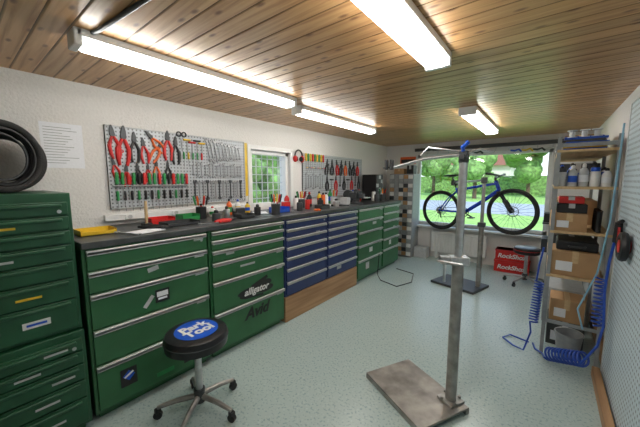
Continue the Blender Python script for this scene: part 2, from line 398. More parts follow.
p_=thing('notice_sheet','white printed notice sheet taped to the wall','poster',(XL,.545,1.745))
B().box((.0005,0,0),(.003,.235,.315)).obj('sheet',m_paper,p_)
b=B()
for i in range(14):
    wd=random.uniform(.1,.19); b.box((.0023,-.1+wd/2+.0,.125-i*.019),(.0006,wd,.0035))
b.obj('printed_lines',m_grey,p_)

# ---------------------------------------------------------------- pegboards
def pegboard(y0,y1,z0,z1,lab):
    t=thing('pegboard',lab,'pegboard',(XL,(y0+y1)/2,(z0+z1)/2))
    W=y1-y0;Hh=z1-z0
    B().bx((.0,-W/2,-Hh/2),(.020,W/2,Hh/2)).obj('panel',m_peg,t)
    b=B()
    for a,c in (((0,-W/2,-Hh/2),(.026,-W/2+.008,Hh/2)),((0,W/2-.008,-Hh/2),(.026,W/2,Hh/2)),((0,-W/2,Hh/2-.008),(.026,W/2,Hh/2)),((0,-W/2,-Hh/2),(.026,W/2,-Hh/2+.008))): b.bx(a,c)
    b.obj('edge_frame',m_lgrey,t)
    return t
pegboard(.80,2.12,1.27,1.93,'wide grey perforated steel pegboard full of hand tools')
pegboard(3.12,4.75,1.25,1.88,'grey perforated steel pegboard beyond the small window')
PX=XL+.020
def mk_pliers(mat,lab,s=1.0):
    t=thing('pliers',lab,'pliers',group='pliers on the pegboard')
    for sg in (-1,1):
        pts=[(0,0,0),(0,sg*.012,-.03),(0,sg*.028,-.07),(0,sg*.026,-.12),(0,sg*.018,-.16)]
        B().tube([Vector(p)*s for p in pts],[.006*s,.009*s,.012*s,.011*s,.008*s],8).obj('handle',mat,t)
    b=B(); b.cyl((-.007,0,0),(.007,0,0),.015*s,n=14)
    b.prism([(-.014*s,0),(-.012*s,.03*s),(-.003*s,.06*s),(.003*s,.06*s),(.012*s,.03*s),(.014*s,0)],-.005,.005); b.obj('jaw',m_dark,t)
    return t
def mk_driver(mat,lab):
    t=thing('screwdriver',lab,'screwdriver',group='screwdrivers on the pegboard')
    B().lathe([(.006,0),(.013,.006),(.012,.04),(.014,.07),(.012,.092),(.006,.1)],n=10).obj('handle',mat,t)
    B().cyl((0,0,-.11),(0,0,.002),.0034,n=8).obj('shaft',m_chrome,t)
    return t
def mk_wrench(L,lab,mat):
    b=B(); w=.007+L*.028
    b.box((0,0,0),(.006,w,L*.85)); b.ring((0,0,-L*.44),w*1.0,w*.5,'X',16,6)
    b.prism([(-w,L*.38),(-w*1.5,L*.46),(-w*1.1,L*.54),(-w*.45,L*.54),(-w*.45,L*.46),(w*.45,L*.46),(w*.45,L*.54),(w*1.1,L*.54),(w*1.5,L*.46),(w,L*.38)],-.004,.004)
    return b.obj('combination_wrench',mat,label=lab,cat='wrench',group='wrenches on the pegboard')
def mk_hex(mat):
    t=thing('hex_key','T-handle hex key with coloured grip on the pegboard','hex key',group='hex keys on the pegboard')
    B().box((0,0,0),(.018,.085,.02)).obj('grip',mat,t,bevel=.006)
    B().cyl((0,0,-.15),(0,0,0),.005,n=6).obj('shaft',m_chrome,t)
    return t
def mk_tsq(mat):
    t=thing('scissors','coloured-handled scissors hung on the pegboard','scissors',group='scissors on the pegboard')
    for sg in (-1,1):
        B().ring((0,sg*.024,-.055),.02,.006,'X',20,6).obj('finger_loop',mat,t)
        B().prism([(sg*.018,-.04),(sg*.010,-.04),(-sg*.008,.02),(-sg*.002,.10),(sg*.004,.02)],-.002+sg*.001,.002+sg*.001).obj('blade',m_chrome,t)
    return t
pl=[mk_pliers(m_red,'red-handled pliers hung on the pegboard'),mk_pliers(m_orange,'orange-handled pliers hung on the pegboard'),mk_pliers(m_black,'black-handled pliers hung on the pegboard')]
dr=[mk_driver(m_toolgreen,'green-handled screwdriver in the tool rack'),mk_driver(m_red,'red-handled screwdriver in the tool rack'),mk_driver(m_black,'black-handled screwdriver in the tool rack'),mk_driver(m_yellow,'yellow-handled screwdriver in the tool rack')]
wr=[mk_wrench(L,'chrome combination wrench hung on the pegboard',m_chrome) for L in (.12,.15,.18,.22)]+[mk_wrench(.2,'dark steel wrench hung on the pegboard',m_dark)]
hx=[mk_hex(m) for m in (m_black,m_red,m_yellow)]
sc=[mk_tsq(m_red),mk_tsq(m_black)]
used=set()
def put(proto,y,z,x=0,rx=0,s=1.0):
    loc=(PX+.012+x,y,z); rot=(rx,0,0)
    if proto.name not in used:
        used.add(proto.name); proto.location=loc; proto.rotation_euler=rot; proto.scale=(s,s,s); return proto
    return clone(proto,loc,rot,scale=(s,s,s))
for y,z,k,rx,s in [(.845,1.86,0,.1,1.2),(.92,1.85,0,-.05,1.45),(.998,1.83,2,0,1.15),(.84,1.63,0,.2,.8),(.925,1.58,0,0,.85),(1.065,1.80,0,.1,1.0),(1.13,1.87,1,.7,1.0),(1.20,1.80,1,-.5,1.0),(1.16,1.63,1,0,.85),(1.01,1.60,2,.1,.8),(1.09,1.60,0,0,.75),(1.27,1.87,0,0,1.2),(1.34,1.83,2,.0,1.15),(1.26,1.63,2,0,.75)]:
    put(pl[k],y,z,0,rx,s)
put(sc[0],.885,1.70,.004,3.1,.6); put(sc[1],1.40,1.87,0,3.14,1.0)
for i in range(4): put(hx[[2,1,0,2][i]],1.45+i*.05,1.88-(i%2)*.02,0,0,.85)
for i in range(6): put(dr[[3,0,3,0,0,1][i]],1.37+i*.045,1.70,0,0,.65)
for i in range(10): put(wr[3-(i//3)%4],1.67+i*.042,1.80-(i%2)*.01,0,.18)
for i in range(14): put(wr[i%3],1.50+i*.043,1.60,0,0,.8)
for i in range(13): put(wr[2 if i%3 else 4],1.51+i*.045,1.40,0,0,.95)
rk=thing('tool_rack','narrow steel rack holding a row of screwdrivers','rack',(XL+.020,1.12,1.46))
B().bx((0,-.3,-.006),(.035,.32,.0)).obj('rack_shelf',m_lgrey,rk)
for i in range(15): put(dr[[0,0,1,0,2,1][i%6]],.85+i*.041,1.464,.008,0,1.0)
for i in range(12): put(dr[2 if i%3 else 0],.85+i*.052,1.335,.006,0,.8)
for i in range(9): put(dr[[3,0,3,1,0][i%5]],3.18+i*.05,1.77,0,0,1.1)
for i in range(9): put(hx[[2,0,1][i%3]],3.2+i*.05,1.68,0,0,.5)
for i in range(8): put(wr[3-(i%3)],3.18+i*.055,1.48,0,0,1.0)
for i in range(8): put(pl[[2,2,0,2,1][i%5]],3.68+i*.13,1.76,0,(i%3-1)*.15,1.15)
for i in range(9): put([pl[2],hx[0],pl[0],wr[4]][i%4],3.68+i*.12,1.51,0,0,1.1)
for i in range(7): put(wr[[4,3,4][i%3]],3.74+i*.13,1.67,0,.3,.8)
B().bx((-.014,-.018,-.30),(.008,.018,.30)).obj('straight_edge',m_yellow,loc=(XL+.014,2.142,1.62),bevel=.002,label='long yellow straight edge hanging on the wall',cat='ruler')
e=thing('ear_defenders','black and red ear defenders hanging on the wall','ear defenders',(XL+.036,3.02,1.82))
B().tube([(0,math.sin(a)*.075,math.cos(a)*.09) for a in [(-1.6+i*.2) for i in range(17)]],.010).obj('headband',m_black,e)
for sg in (-1,1):
    B().sph((0,sg*.07,-.03),(.035,.025,.045)).obj('ear_cup',m_red,e)
    B().cyl((0,sg*.055,-.03),(0,sg*.045,-.03),.035).obj('ear_cushion',m_black,e)
B().bx((XL,.75,1.175),(XL+.045,2.16,1.225)).obj('trim_1',m_white,bevel=.004,label='white plastic cable duct above the worktop',cat='cable duct',kind='structure')
for i,y in enumerate([.92,1.3,1.7]):
    t=thing('power_socket','white wall socket on the cable duct','socket',(XL+.045,y,1.2),group='sockets on the cable duct')
    B().bx((0,-.035,-.022),(.012,.035,.022)).obj('plate',m_white,t,bevel=.003)
    B().cyl((.011,0,0),(.014,0,0),.017).obj('socket_face',m_lgrey,t)

# ---------------------------------------------------------------- worktop clutter
def bottle(x,y,z,h,r,mat,cap,lab,grp=None,wrap=None):
    t=thing('bottle',lab,'bottle',(x,y,z),group=grp)
    B().lathe([(r*.95,0),(r,.01),(r,h*.62),(r*.8,h*.72),(r*.38,h*.82),(r*.36,h*.86)],n=16).obj('bottle_body',mat,t)
    B().lathe([(r*.42,h*.85),(r*.42,h*.96),(r*.2,h)],n=12).obj('cap',cap,t)
    B().lathe([(r*1.01,h*.2),(r*1.01,h*.5)],n=16).obj('label_wrap',random.choice(wrap or [m_red,m_yellow,m_bblue,m_paper,m_toolgreen]),t)
def jar(x,y,z,h,r,mat,lid,lab,grp=None):
    t=thing('jar',lab,'jar',(x,y,z),group=grp)
    B().lathe([(r*.94,0),(r,.008),(r,h*.74),(r*.82,h*.80)],n=18).obj('jar_body',mat,t)
    B().lathe([(r*.9,h*.79),(r*.92,h*.80),(r*.92,h*.97),(r*.86,h)],n=18).obj('lid',lid,t)
def tray(x,y,z,dx,dy,h,mat,lab,rz=0):
    b=B(); w=.004
    b.bx((-dx/2,-dy/2,0),(dx/2,dy/2,w)); b.bx((-dx/2,-dy/2,0),(-dx/2+w,dy/2,h)); b.bx((dx/2-w,-dy/2,0),(dx/2,dy/2,h*.7)); b.bx((-dx/2,-dy/2,0),(dx/2,-dy/2+w,h)); b.bx((-dx/2,dy/2-w,0),(dx/2,dy/2,h))
    return b.obj('parts_tray',mat,loc=(x,y,z),rot=(0,0,rz),label=lab,cat='tray')
def can(x,y,z,h,r,mat,lab='small tin can standing on the worktop'):
    t=thing('tin_can',lab,'can',(x,y,z))
    B().lathe([(r*.96,0),(r,.005),(r,h-.01),(r*.9,h)],n=16).obj('can_body',mat,t)
    B().lathe([(r*.5,h-.001),(r*.5,h+.02),(r*.3,h+.028)],n=12).obj('cap',m_black,t)
def carton(x,y,z,dx,dy,h,mat,lab,rz=0,cat='box',lbl=None):
    t=thing('carton',lab,cat,(x,y,z),(0,0,rz))
    B().bx((-dx/2,-dy/2,0),(dx/2,dy/2,h)).obj('box_body',mat,t,bevel=.003)
    b=B(); b.bx((-dx/2+.004,-dy/2+.002,h),(dx/2-.004,dy/2-.002,h+.003)); b.obj('lid_flap',mat,t)
    b=B(); b.bx((-.02,-dy/2-.001,h*.55),(.02,-dy/2+.001,h+.004)); b.bx((-.02,-dy/2,h+.003),(.02,dy/2,h+.0045)); b.obj('packing_tape',m_lgrey if mat is not m_card else m_shelfwood,t)
    if lbl: B().bx((-dx/2+.03,-dy/2-.002,h*.2),(-dx/2+.03+dx*.35,-dy/2+.001,h*.6)).obj('paper_label',lbl,t)
    return t
tray(-2.40,.60,WZ,.16,.20,.035,m_yellow,'low yellow tray on the worktop end')
tray(-2.56,1.09,WZ,.13,.19,.05,m_red,'red plastic parts tray')
tray(-2.56,1.33,WZ,.13,.16,.055,m_toolgreen,'green plastic parts tray')
tray(-2.35,1.15,WZ,.16,.26,.03,m_dark,'dark shallow tool tray')
tray(-2.3,1.75,WZ,.12,.16,.04,m_dark,'dark shallow parts tray')
tray(-2.38,2.30,WZ,.13,.2,.06,m_bblue,'blue plastic parts tray')
tray(-2.25,2.92,WZ,.12,.16,.05,m_dark,'dark plastic parts tray')
random.seed(3)
for i,(y,h,r_,mt,cp) in enumerate([(1.53,.13,.03,m_red,m_black),(1.62,.10,.03,m_white,m_red),(1.78,.17,.028,m_orange,m_black),(1.96,.15,.03,m_white,m_bblue),(2.05,.12,.028,m_yellow,m_black),(2.62,.2,.034,m_red,m_white),(2.72,.17,.03,m_black,m_red),(2.97,.14,.035,m_white,m_red),(3.06,.2,.035,m_black,m_red),(3.17,.16,.035,m_bblue,m_white),(3.34,.2,.03,m_yellow,m_black),(3.44,.18,.035,m_white,m_black),(3.68,.22,.035,m_toolgreen,m_black),(4.27,.2,.035,m_white,m_bblue),(4.4,.18,.03,m_red,m_black),(4.55,.2,.04,m_black,m_red)]):
    bottle(-2.68+(i%3)*.05,y,WZ,h,r_,mt,cp,'small workshop fluid bottle on the worktop','bottles on the worktop')
for i,(x,y,h,r_,mt) in enumerate([(-2.3,1.45,.07,.035,m_dark),(-2.36,1.6,.09,.03,m_steel),(-2.4,2.0,.08,.035,m_black),(-2.3,2.55,.1,.035,m_dark),(-2.35,2.75,.12,.03,m_red),(-2.38,3.05,.10,.04,m_black),(-2.3,3.3,.08,.045,m_steel),(-2.3,4.5,.12,.04,m_dark),(-2.48,2.68,.14,.03,m_white),(-2.45,3.2,.16,.03,m_orange),(-2.42,4.62,.16,.035,m_white)]): can(x,y,WZ,h,r_,mt)
def pot(x,y,mat):
    t=thing('tool_pot','pot on the worktop filled with hand tools','tool pot',(x,y,WZ))
    b=B(); b.lathe([(.045,0),(.048,.11),(.042,.11),(.040,.01)],n=20); b.obj('pot_body',mat,t)
    for k in range(6):
        a=k*1.05; p0=Vector((math.cos(a)*.02,math.sin(a)*.02,.02)); p1=Vector((math.cos(a)*.045,math.sin(a)*.045,.13)); d=(p1-p0)
        B().tube([p0,p1],.003,6).obj('tool_shaft',m_chrome,t)
        B().tube([p1,p1+d*.2,p1+d*.75],[.007,.010,.008],8).obj('tool_handle',[m_red,m_black,m_yellow,m_black,m_toolgreen,m_orange][k],t)
pot(-2.55,2.86,m_dark); pot(-2.52,3.55,m_lgrey); pot(-2.3,4.72,m_dark); pot(-2.56,1.46,m_black); pot(-2.25,2.12,m_dark)
for i,(x,y,a,k) in enumerate([(-2.2,.72,.3,3),(-2.18,1.32,1.2,2),(-2.2,1.9,.9,3),(-2.2,2.42,.4,2),(-2.22,3.12,1.4,3),(-2.2,3.5,.2,3)]):
    clone(wr[k],(x,y,WZ+.006),(0,rad(90),a),label='chrome wrench lying on the worktop')
for i,(x,y,a,k) in enumerate([(-2.25,.98,.6,2),(-2.22,1.55,1.9,0),(-2.2,2.72,2.5,1),(-2.22,3.38,.6,2)]):
    clone(pl[k],(x,y,WZ+.013),(0,rad(90),a),label=['red-handled','orange-handled','black-handled'][k]+' pliers lying on the worktop')
for i,(x,y,rz) in enumerate([(-2.22,.84,.3),(-2.5,2.12,1.0),(-2.45,3.42,.5)]):
    B().bx((-.075,-.105,0),(.075,.105,.003)).obj('paper_sheet',m_paper,loc=(x,y,WZ),rot=(0,0,rz),label='loose white paper sheet on the worktop',cat='paper',group='papers on the worktop')
t=thing('bench_brush','wooden-handled brush standing upright on the worktop','brush',(-2.42,.93,WZ))
B().bx((-.03,-.03,0),(.03,.03,.03)).obj('bristles',m_black,t); B().tube([(0,0,.03),(0,0,.08),(0,0,.2)],[.008,.013,.010]).obj('handle',m_shelfwood,t)
v=thing('bench_vise','black cast bench vise bolted to the worktop','vise',(-2.3,3.85,WZ))
B().lathe([(.10,0),(.10,.02),(.05,.04),(.05,.07)],n=20).obj('base',m_dark,v)
b=B(); b.box((-.05,0,.12),(.14,.09,.1)); b.box((.0,0,.18),(.03,.13,.04)); b.obj('body',m_dark,v,bevel=.008)
b=B(); b.box((.08,0,.12),(.09,.07,.07)); b.box((.045,0,.18),(.03,.13,.04)); b.obj('moving_jaw',m_dark,v,bevel=.008)
b=B(); b.cyl((.1,0,.10),(.19,0,.10),.014); b.cyl((.18,-.09,.10),(.18,.09,.10),.007); b.obj('screw_handle',m_steel,v)
g=thing('bench_grinder','dark double-wheel bench grinder on the worktop','grinder',(-2.52,4.08,WZ))
B().bx((-.08,-.1,0),(.08,.1,.03)).obj('base',m_dark,g,bevel=.005)
B().cyl((0,-.1,.12),(0,.1,.12),.06).obj('motor',m_grey,g)
for sg in (-1,1):
    B().cyl((0,sg*.11,.12),(0,sg*.15,.12),.085,n=24).obj('grinding_wheel',m_dark,g)
B().bx((-.03,-.05,.02),(.03,.05,.08)).obj('neck',m_dark,g)
carton(-2.55,1.87,WZ,.1,.10,.07,m_dark,'small dark box on the worktop')
carton(-2.5,2.48,WZ,.12,.12,.1,m_red,'small red parts box on the worktop',.1)
carton(-2.4,3.68,WZ,.12,.1,.1,m_lgrey,'pale grey parts box on the worktop')
t=thing('parts_organiser','black parts organiser with small drawers at the bench end','parts organiser',(-2.56,4.83,WZ))
B().bx((-.14,-.13,0),(.14,.13,.46)).obj('body',m_black,t,bevel=.005)
for r_ in range(6):
    for k in range(3): B().bx((.139,-.122+k*.082,.015+r_*.073),(.152,-.046+k*.082,.078+r_*.073)).obj('drawer',m_dark if (r_+k)%3 else m_lgrey,t,bevel=.002)

# ---------------------------------------------------------------- back left corner
t=thing('small_parts_drawer_tower','grey tower of many small parts drawers in the corner','drawer tower',(-2.27,5.62,0))
B().bx((-.24,-.16,0),(.24,.2,1.62)).obj('body',m_grey,t,bevel=.004)
for r_ in range(19):
    for k in range(5):
        x=-.232+k*.093; z=.03+r_*.083
        B().bx((x+.004,-.175,z+.004),(x+.088,-.158,z+.076)).obj('drawer',[m_lgrey,m_grey,m_lgrey,m_card,m_white,m_dark][(r_*5+k*7+r_*k)%6],t)
t2=thing('wall_sign','small orange and black sign above the drawer tower','sign',(-2.30,YB-.010,1.90))
B().bx((-.16,-.008,-.07),(.16,.01,.07)).obj('board',m_orange,t2,bevel=.003)
B().bx((-.14,-.011,-.05),(.14,-.007,.02)).obj('black_band',m_black,t2)
carton(-2.35,5.62,1.622,.2,.2,.1,m_card,'small cardboard box on the drawer tower')
carton(-2.13,5.62,1.622,.13,.18,.16,m_black,'black box on the drawer tower')
carton(-2.58,5.25,0,.2,.3,.3,m_dark,'dark storage crate in the corner')
r=thing('rail','dark rail with hooks running above the wide window','rail',(0,YB-.03,2.09))
B().bx((-2.15,-.03,-.03),(.35,.03,.03)).obj('rail_bar',m_dark,r,bevel=.004)
for i in range(12):
    x=-1.9+i*.19
    B().tube([(x,0,-.03),(x,0,-.07),(x,-.03,-.09),(x,-.05,-.07)],.005,6).obj('hook',m_steel,r)
for i,(x,mt) in enumerate([(-.45,m_bblue),(-.3,m_yellow),(-.15,m_dark),(-1.0,m_dark)]):
    B().tube([(0,-.06,-.06),(0,-.02,-.02),(0,.04,-.04),(0,.10,-.03)],.014,8).obj('handlebar_grip',mt,loc=(x,YB-.07,2.02),rot=(0,0,1.2),label='coloured spare part hanging from the rail',cat='spare part')

# ---------------------------------------------------------------- stands
s=thing('repair_stand','steel bicycle repair stand on a heavy scuffed floor plate','repair stand',(-.655,1.905,0))
pr=(0,0,rad(-27.5))
B().box((0,0,.036),(.57,.41,.014)).obj('base_plate',m_plate,s,rot=pr,bevel=.003)
for sy in (-.19,.19): B().box((0,sy,.0145),(.57,.03,.028)).obj('base_rail',m_wsteel,s,rot=pr)
px,py=.235,.045
b=B(); b.box((px,py,.05),(.12,.12,.014),(0,0,pr[2])); 
for sx in(-1,1):
    for sy in (-1,1): b.cyl((px+sx*.045,py+sy*.04,.055),(px+sx*.045,py+sy*.04,.072),.011,n=6)
b.obj('foot_flange',m_wsteel,s,bevel=.002)
B().cyl((px,py,.05),(px,py,1.02),.034,n=24).obj('lower_tube',m_wsteel,s)
B().cyl((px,py,1.0),(px,py,1.66),.024,n=24).obj('upper_tube',m_steel,s)
b=B(); b.box((px,py,1.0),(.11,.085,.05),(0,0,.5)); b.box((px-.07,py-.04,1.0),(.06,.05,.045),(0,0,.5)); b.cyl((px-.1,py-.1,1.0),(px+.05,py-.1,1.0),.008); b.obj('height_collar',m_steel,s,bevel=.004)
B().tube([(px-.05,py-.11,1.0),(px-.05,py-.115,.95),(px-.05,py-.11,.88)],.008).obj('collar_lever',m_steel,s)
b=B(); b.box((px,py,1.64),(.05,.05,.07)); b.cyl((px,py-.05,1.64),(px,py+.05,1.64),.018); b.obj('head_block',m_dark,s,bevel=.004)
hp=Vector((px,py,1.655)); ep=Vector((px-.50,py+.12,1.595))
B().tube([hp,hp.lerp(ep,.5)+Vector((0,0,.02)),ep],.011,12).obj('clamp_arm',m_steel,s)
b=B(); b.box(ep+Vector((-.02,0,.02)),(.02,.04,.075)); b.box(ep+Vector((-.06,0,.02)),(.015,.04,.075)); b.cyl(ep,ep+Vector((-.10,.02,0)),.006); b.obj('clamp_jaw',m_dark,s,bevel=.004)
B().tube([hp,hp+Vector((.08,.03,.03)),hp+Vector((.15,.06,.01))],.008,8).obj('side_arm',m_steel,s)
B().tube([hp+Vector((0,-.02,.02)),hp+Vector((-.005,-.03,.04)),hp+Vector((.03,-.04,.07))],.012,10).obj('tightening_handle',m_bblue,s)
B().tube([hp+Vector((-.02,0,.02)),hp+Vector((-.2,-.05,.05)),hp+Vector((-.24,-.07,.0))],.006,8).obj('thin_rod',m_steel,s)

s2=thing('repair_stand','slim steel repair stand on a black plate holding a bicycle','repair stand',(-.93,4.45,0))
B().box((0,0,.018),(.62,.46,.034)).obj('base_plate',m_dark,s2,rot=(0,0,rad(-15)),bevel=.004)
B().cyl((.24,0,.03),(.24,0,.9),.032,n=20).obj('lower_tube',m_wsteel,s2)
B().cyl((.24,0,.88),(.24,0,1.52),.022,n=20).obj('upper_tube',m_steel,s2)
b=B(); b.box((.24,0,.9),(.09,.08,.06)); b.obj('height_collar',m_dark,s2,bevel=.004)
b=B(); b.box((.24,0,1.5),(.07,.07,.08)); b.obj('head_block',m_dark,s2,bevel=.005)

# ---------------------------------------------------------------- bicycle
bk=thing('bicycle','blue mountain bike with black wheels clamped in a stand','bicycle',(-.965,5.31,1.0),(0,rad(-3),rad(-12)))
def wheel(x,par):
    w=thing('wheel','','',(x,0,0)); del w['label']; del w['category']; w.parent=par
    B().ring((0,0,0),.325,.024,'Y',56,10).obj('tyre',m_rubber,w)
    b=B(); b.ring((0,0,0),.294,.010,'Y',56,6); b.obj('rim',m_black,w)
    b=B()
    for i in range(28):
        a=2*math.pi*i/28; sg=1 if i%2 else -1; a2=a+sg*.35
        b.cyl((math.cos(a2)*.02,sg*.03,math.sin(a2)*.02),(math.cos(a)*.288,0,math.sin(a)*.288),.0016,n=4)
    o=b.obj('spokes',m_dark,w); o['kind']='stuff'
    B().cyl((0,-.05,0),(0,.05,0),.02,n=14).obj('hub',m_black,w)
    b=B(); b.ring((0,.045,0),.075,.006,'Y',30,4)
    for i in range(5):
        a=i*1.256; b.cyl((0,.045,0),(math.cos(a)*.075,.045,math.sin(a)*.075),.004,n=4)
    b.obj('brake_disc',m_steel,w)
wheel(-.55,bk); wheel(.56,bk)
BBp=Vector((-.12,0,-.02)); ST=Vector((-.27,0,.38)); HT=Vector((.345,0,.46)); HB=Vector((.385,0,.33))
b=B(); b.tube([BBp,ST],.021,12); b.tube([BBp,BBp.lerp(HB,.5)+Vector((0,0,-.01)),HB],.030,12); b.tube([ST.lerp(BBp,.08),HT.lerp(HB,.2)],.022,12); b.tube([HB+(HB-HT)*.1,HT+(HT-HB)*.1],.028,12)
for sg in(-1,1):
    b.tube([BBp+Vector((0,sg*.03,0)),Vector((-.35,sg*.05,-.02)),Vector((-.55,sg*.065,0))],.012,8); b.tube([ST.lerp(BBp,.1)+Vector((0,sg*.015,0)),Vector((-.4,sg*.05,.2)),Vector((-.55,sg*.065,0))],.010,8)
b.cyl(BBp+Vector((0,-.04,0)),BBp+Vector((0,.04,0)),.024)
b.obj('frame',m_bikeblue,bk)
b=B(); d=(HB-HT).normalized(); cr=HB+d*.04
b.box(cr,(.05,.13,.04))
for sg in(-1,1): b.tube([cr+Vector((0,sg*.06,0)),cr.lerp(Vector((.56,sg*.06,0)),.45)],.016,10); b.tube([cr.lerp(Vector((.56,sg*.06,0)),.4)+Vector((0,sg*.03,0)),Vector((.56,sg*.062,0))],.021,10)
b.obj('fork',m_black,bk)
st=HT-d*.06; hbc=st+Vector((.07,0,.03))
b=B(); b.tube([HT,st],.018); b.tube([st,hbc],.018); b.obj('stem',m_black,bk)
B().tube([hbc+Vector((-.05,-.36,.03)),hbc+Vector((-.01,-.15,.015)),hbc,hbc+Vector((-.01,.15,.015)),hbc+Vector((-.05,.36,.03))],.014,10).obj('handlebar',m_black,bk)
for sg in(-1,1):
    B().tube([hbc+Vector((-.03,sg*.25,.024)),hbc+Vector((-.055,sg*.37,.031))],.018,10).obj('grip',m_black,bk)
    B().tube([hbc+Vector((-.01,sg*.2,.0)),hbc+Vector((.05,sg*.24,-.02)),hbc+Vector((.05,sg*.32,-.03))],.006,6).obj('brake_lever',m_steel,bk)
SP=Vector((-.335,0,.57))
B().tube([ST,SP],.014,10).obj('seat_post',m_black,bk)
b=B()
vs=[]
for x,w_,h_ in [(-.14,.07,.012),(-.10,.075,.02),(-.02,.05,.018),(.06,.022,.016),(.13,.014,.012)]:
    vs.append([b.bm.verts.new(SP+Vector((x,math.cos(k*math.pi/5)*w_,.03+math.sin(k*math.pi/5)*h_))) for k in range(10)])
for A,Q in zip(vs,vs[1:]):
    for k in range(10): b.bm.faces.new((A[k],A[(k+1)%10],Q[(k+1)%10],Q[k]))
b.bm.faces.new(vs[0]); b.bm.faces.new(vs[-1])
b.box(SP+Vector((0,0,.01)),(.12,.04,.01)); b.obj('saddle',m_vinyl,bk)
b=B(); b.ring(BBp+Vector((0,-.055,0)),.075,.006,'Y',30,5); b.cyl(BBp+Vector((0,-.07,0)),BBp+Vector((0,.07,0)),.014)
for i in range(5):
    a=i*1.256; b.cyl(BBp+Vector((0,-.055,0)),BBp+Vector((math.cos(a)*.07,-.055,math.sin(a)*.07)),.006,n=5)
b.obj('chainring',m_black,bk)
for sg,a in((-1,-.5),(1,-.5+math.pi)):
    q=BBp+Vector((math.cos(a)*.17,sg*.085,math.sin(a)*.17)); B().tube([BBp+Vector((0,sg*.075,0)),q],.011,8).obj('crank_arm',m_black,bk)
    B().box(q+Vector((0,sg*.05,0)),(.09,.08,.018)).obj('pedal',m_dark,bk)
b=B(); 
for k in range(6): b.ring((-.55,-.045+k*.004,0),.045-.004*k+.015,.003,'Y',20,4)
b.obj('cassette',m_steel,bk)
b=B(); b.tube([BBp+Vector((0,-.055,.077)),Vector((-.55,-.04,.05))],.004,5); b.tube([BBp+Vector((0,-.055,-.077)),Vector((-.53,-.04,-.12)),Vector((-.56,-.04,-.05))],.004,5); b.obj('chain',m_dark,bk)
B().tube([(-.55,-.05,-.01),(-.53,-.05,-.06),(-.53,-.045,-.13)],.01,6).obj('derailleur',m_black,bk)
bpy.context.view_layer.update()
gp=bk.matrix_world@Vector((-.3,0,.47)); L=gp-Vector((-.93,4.45,0)); A0=Vector((.24,0,1.5))
B().tube([A0,A0.lerp(L,.5),L+(A0-L).normalized()*.05],.014,10).obj('clamp_arm',m_steel,s2)
dv=(L-A0).normalized(); pv=Vector((-dv.y,dv.x,0))
for sg in (-1,1): B().box(L+pv*.03*sg,(.05,.025,.09)).obj('clamp_jaw',m_dark,s2,bevel=.004)

# ---------------------------------------------------------------- stools
def stool(loc,rz,seat_h,logo,lab,la=0,r=.19,mat=m_vinyl):
    t=thing('workshop_stool',lab,'stool',loc,(0,0,rz))
    B().lathe([(r*.85,seat_h-.10),(r*.98,seat_h-.09),(r,seat_h-.06),(r,seat_h-.03),(r*.95,seat_h-.01),(r*.8,seat_h)],n=40).obj('seat',mat,t)
    B().ring((0,0,seat_h-.045),r*.997,.004,'Z',40,6).obj('seat_trim',m_dark if logo else m_red,t)
    if logo:
        B().lathe([(r*.68,seat_h-.001),(r*.68,seat_h+.002)],n=40).obj('seat_emblem',m_bblue,t)
        R=Matrix.Rotation(la,3,'Z')
        for k,wd in enumerate(['Park','Tool']):
            text(wd,.095,m_white,t,R@Vector((0,.037-k*.074,seat_h+.0035)),(0,0,la),bold=.004)
    B().cyl((0,0,.12),(0,0,seat_h-.09),.022,n=16).obj('column',m_steel,t)
    B().cyl((0,0,.07),(0,0,.16),.034,n=16).obj('hub',m_dark,t)
    for i in range(5):
        a=i*2*math.pi/5+.3; c,sn=math.cos(a),math.sin(a)
        B().tube([(c*.03,sn*.03,.11),(c*.14,sn*.14,.10),(c*.25,sn*.25,.075)],[.018,.016,.012],8).obj('leg',m_wsteel,t)
        b=B(); b.cyl((c*.25-sn*.012,sn*.25+c*.012,.026),(c*.25+sn*.012,sn*.25-c*.012,.026),.026,n=16); b.box((c*.25,sn*.25,.052),(.03,.03,.03)); b.obj('caster',m_black,t)
    return t
stool((-1.70,.90,0),0,.56,True,'round black vinyl stool with blue emblem and casters',rad(92))
stool((-.19,5.06,0),rad(10),.55,False,'small round black stool on casters near the window',r=.16)

def crate(x,y,z,dx,dy,h,mat,txt,lab):
    t=thing('storage_box',lab,'box',(x,y,z))
    B().bx((-dx/2,-dy/2,0),(dx/2,dy/2,h)).obj('box_body',mat,t,bevel=.006)
    B().bx((-dx/2-.006,-dy/2-.006,h-.02),(dx/2+.006,dy/2+.006,h)).obj('box_lid',mat,t,bevel=.004)
    if txt: text(txt,.095,m_white,t,(0,-dy/2-.009,h*.45),FY,bold=.003,shear=.2)
crate(-.40,5.66,0,.48,.26,.19,m_red,'RockShox','red box with white lettering on the floor')
crate(-.40,5.66,.195,.46,.25,.17,m_red,'RockShox','red box with white lettering stacked on another')
carton(.1,5.6,0,.3,.35,.42,m_white,'white cardboard box by the wall')
carton(.1,5.6,.425,.28,.3,.2,m_dark,'dark box stacked on a white box')
carton(-1.9,5.68,0,.24,.2,.2,m_lgrey,'pale low box under the window')
t=thing('radiator','white panel radiator below the wide window','radiator',(-1.25,YB-.06,.12))
B().bx((-.5,-.035,0),(.45,.035,.4)).obj('radiator_panel',m_white,t,bevel=.01)
b=B()
for i in range(18): b.cyl((-.45+i*.05,-.037,.03),(-.45+i*.05,-.037,.37),.008,n=8)
b.obj('fins',m_white,t)
for sx in(-.4,.35): B().bx((sx-.02,-.02,-.12),(sx+.02,.02,.01)).obj('foot',m_white,t)

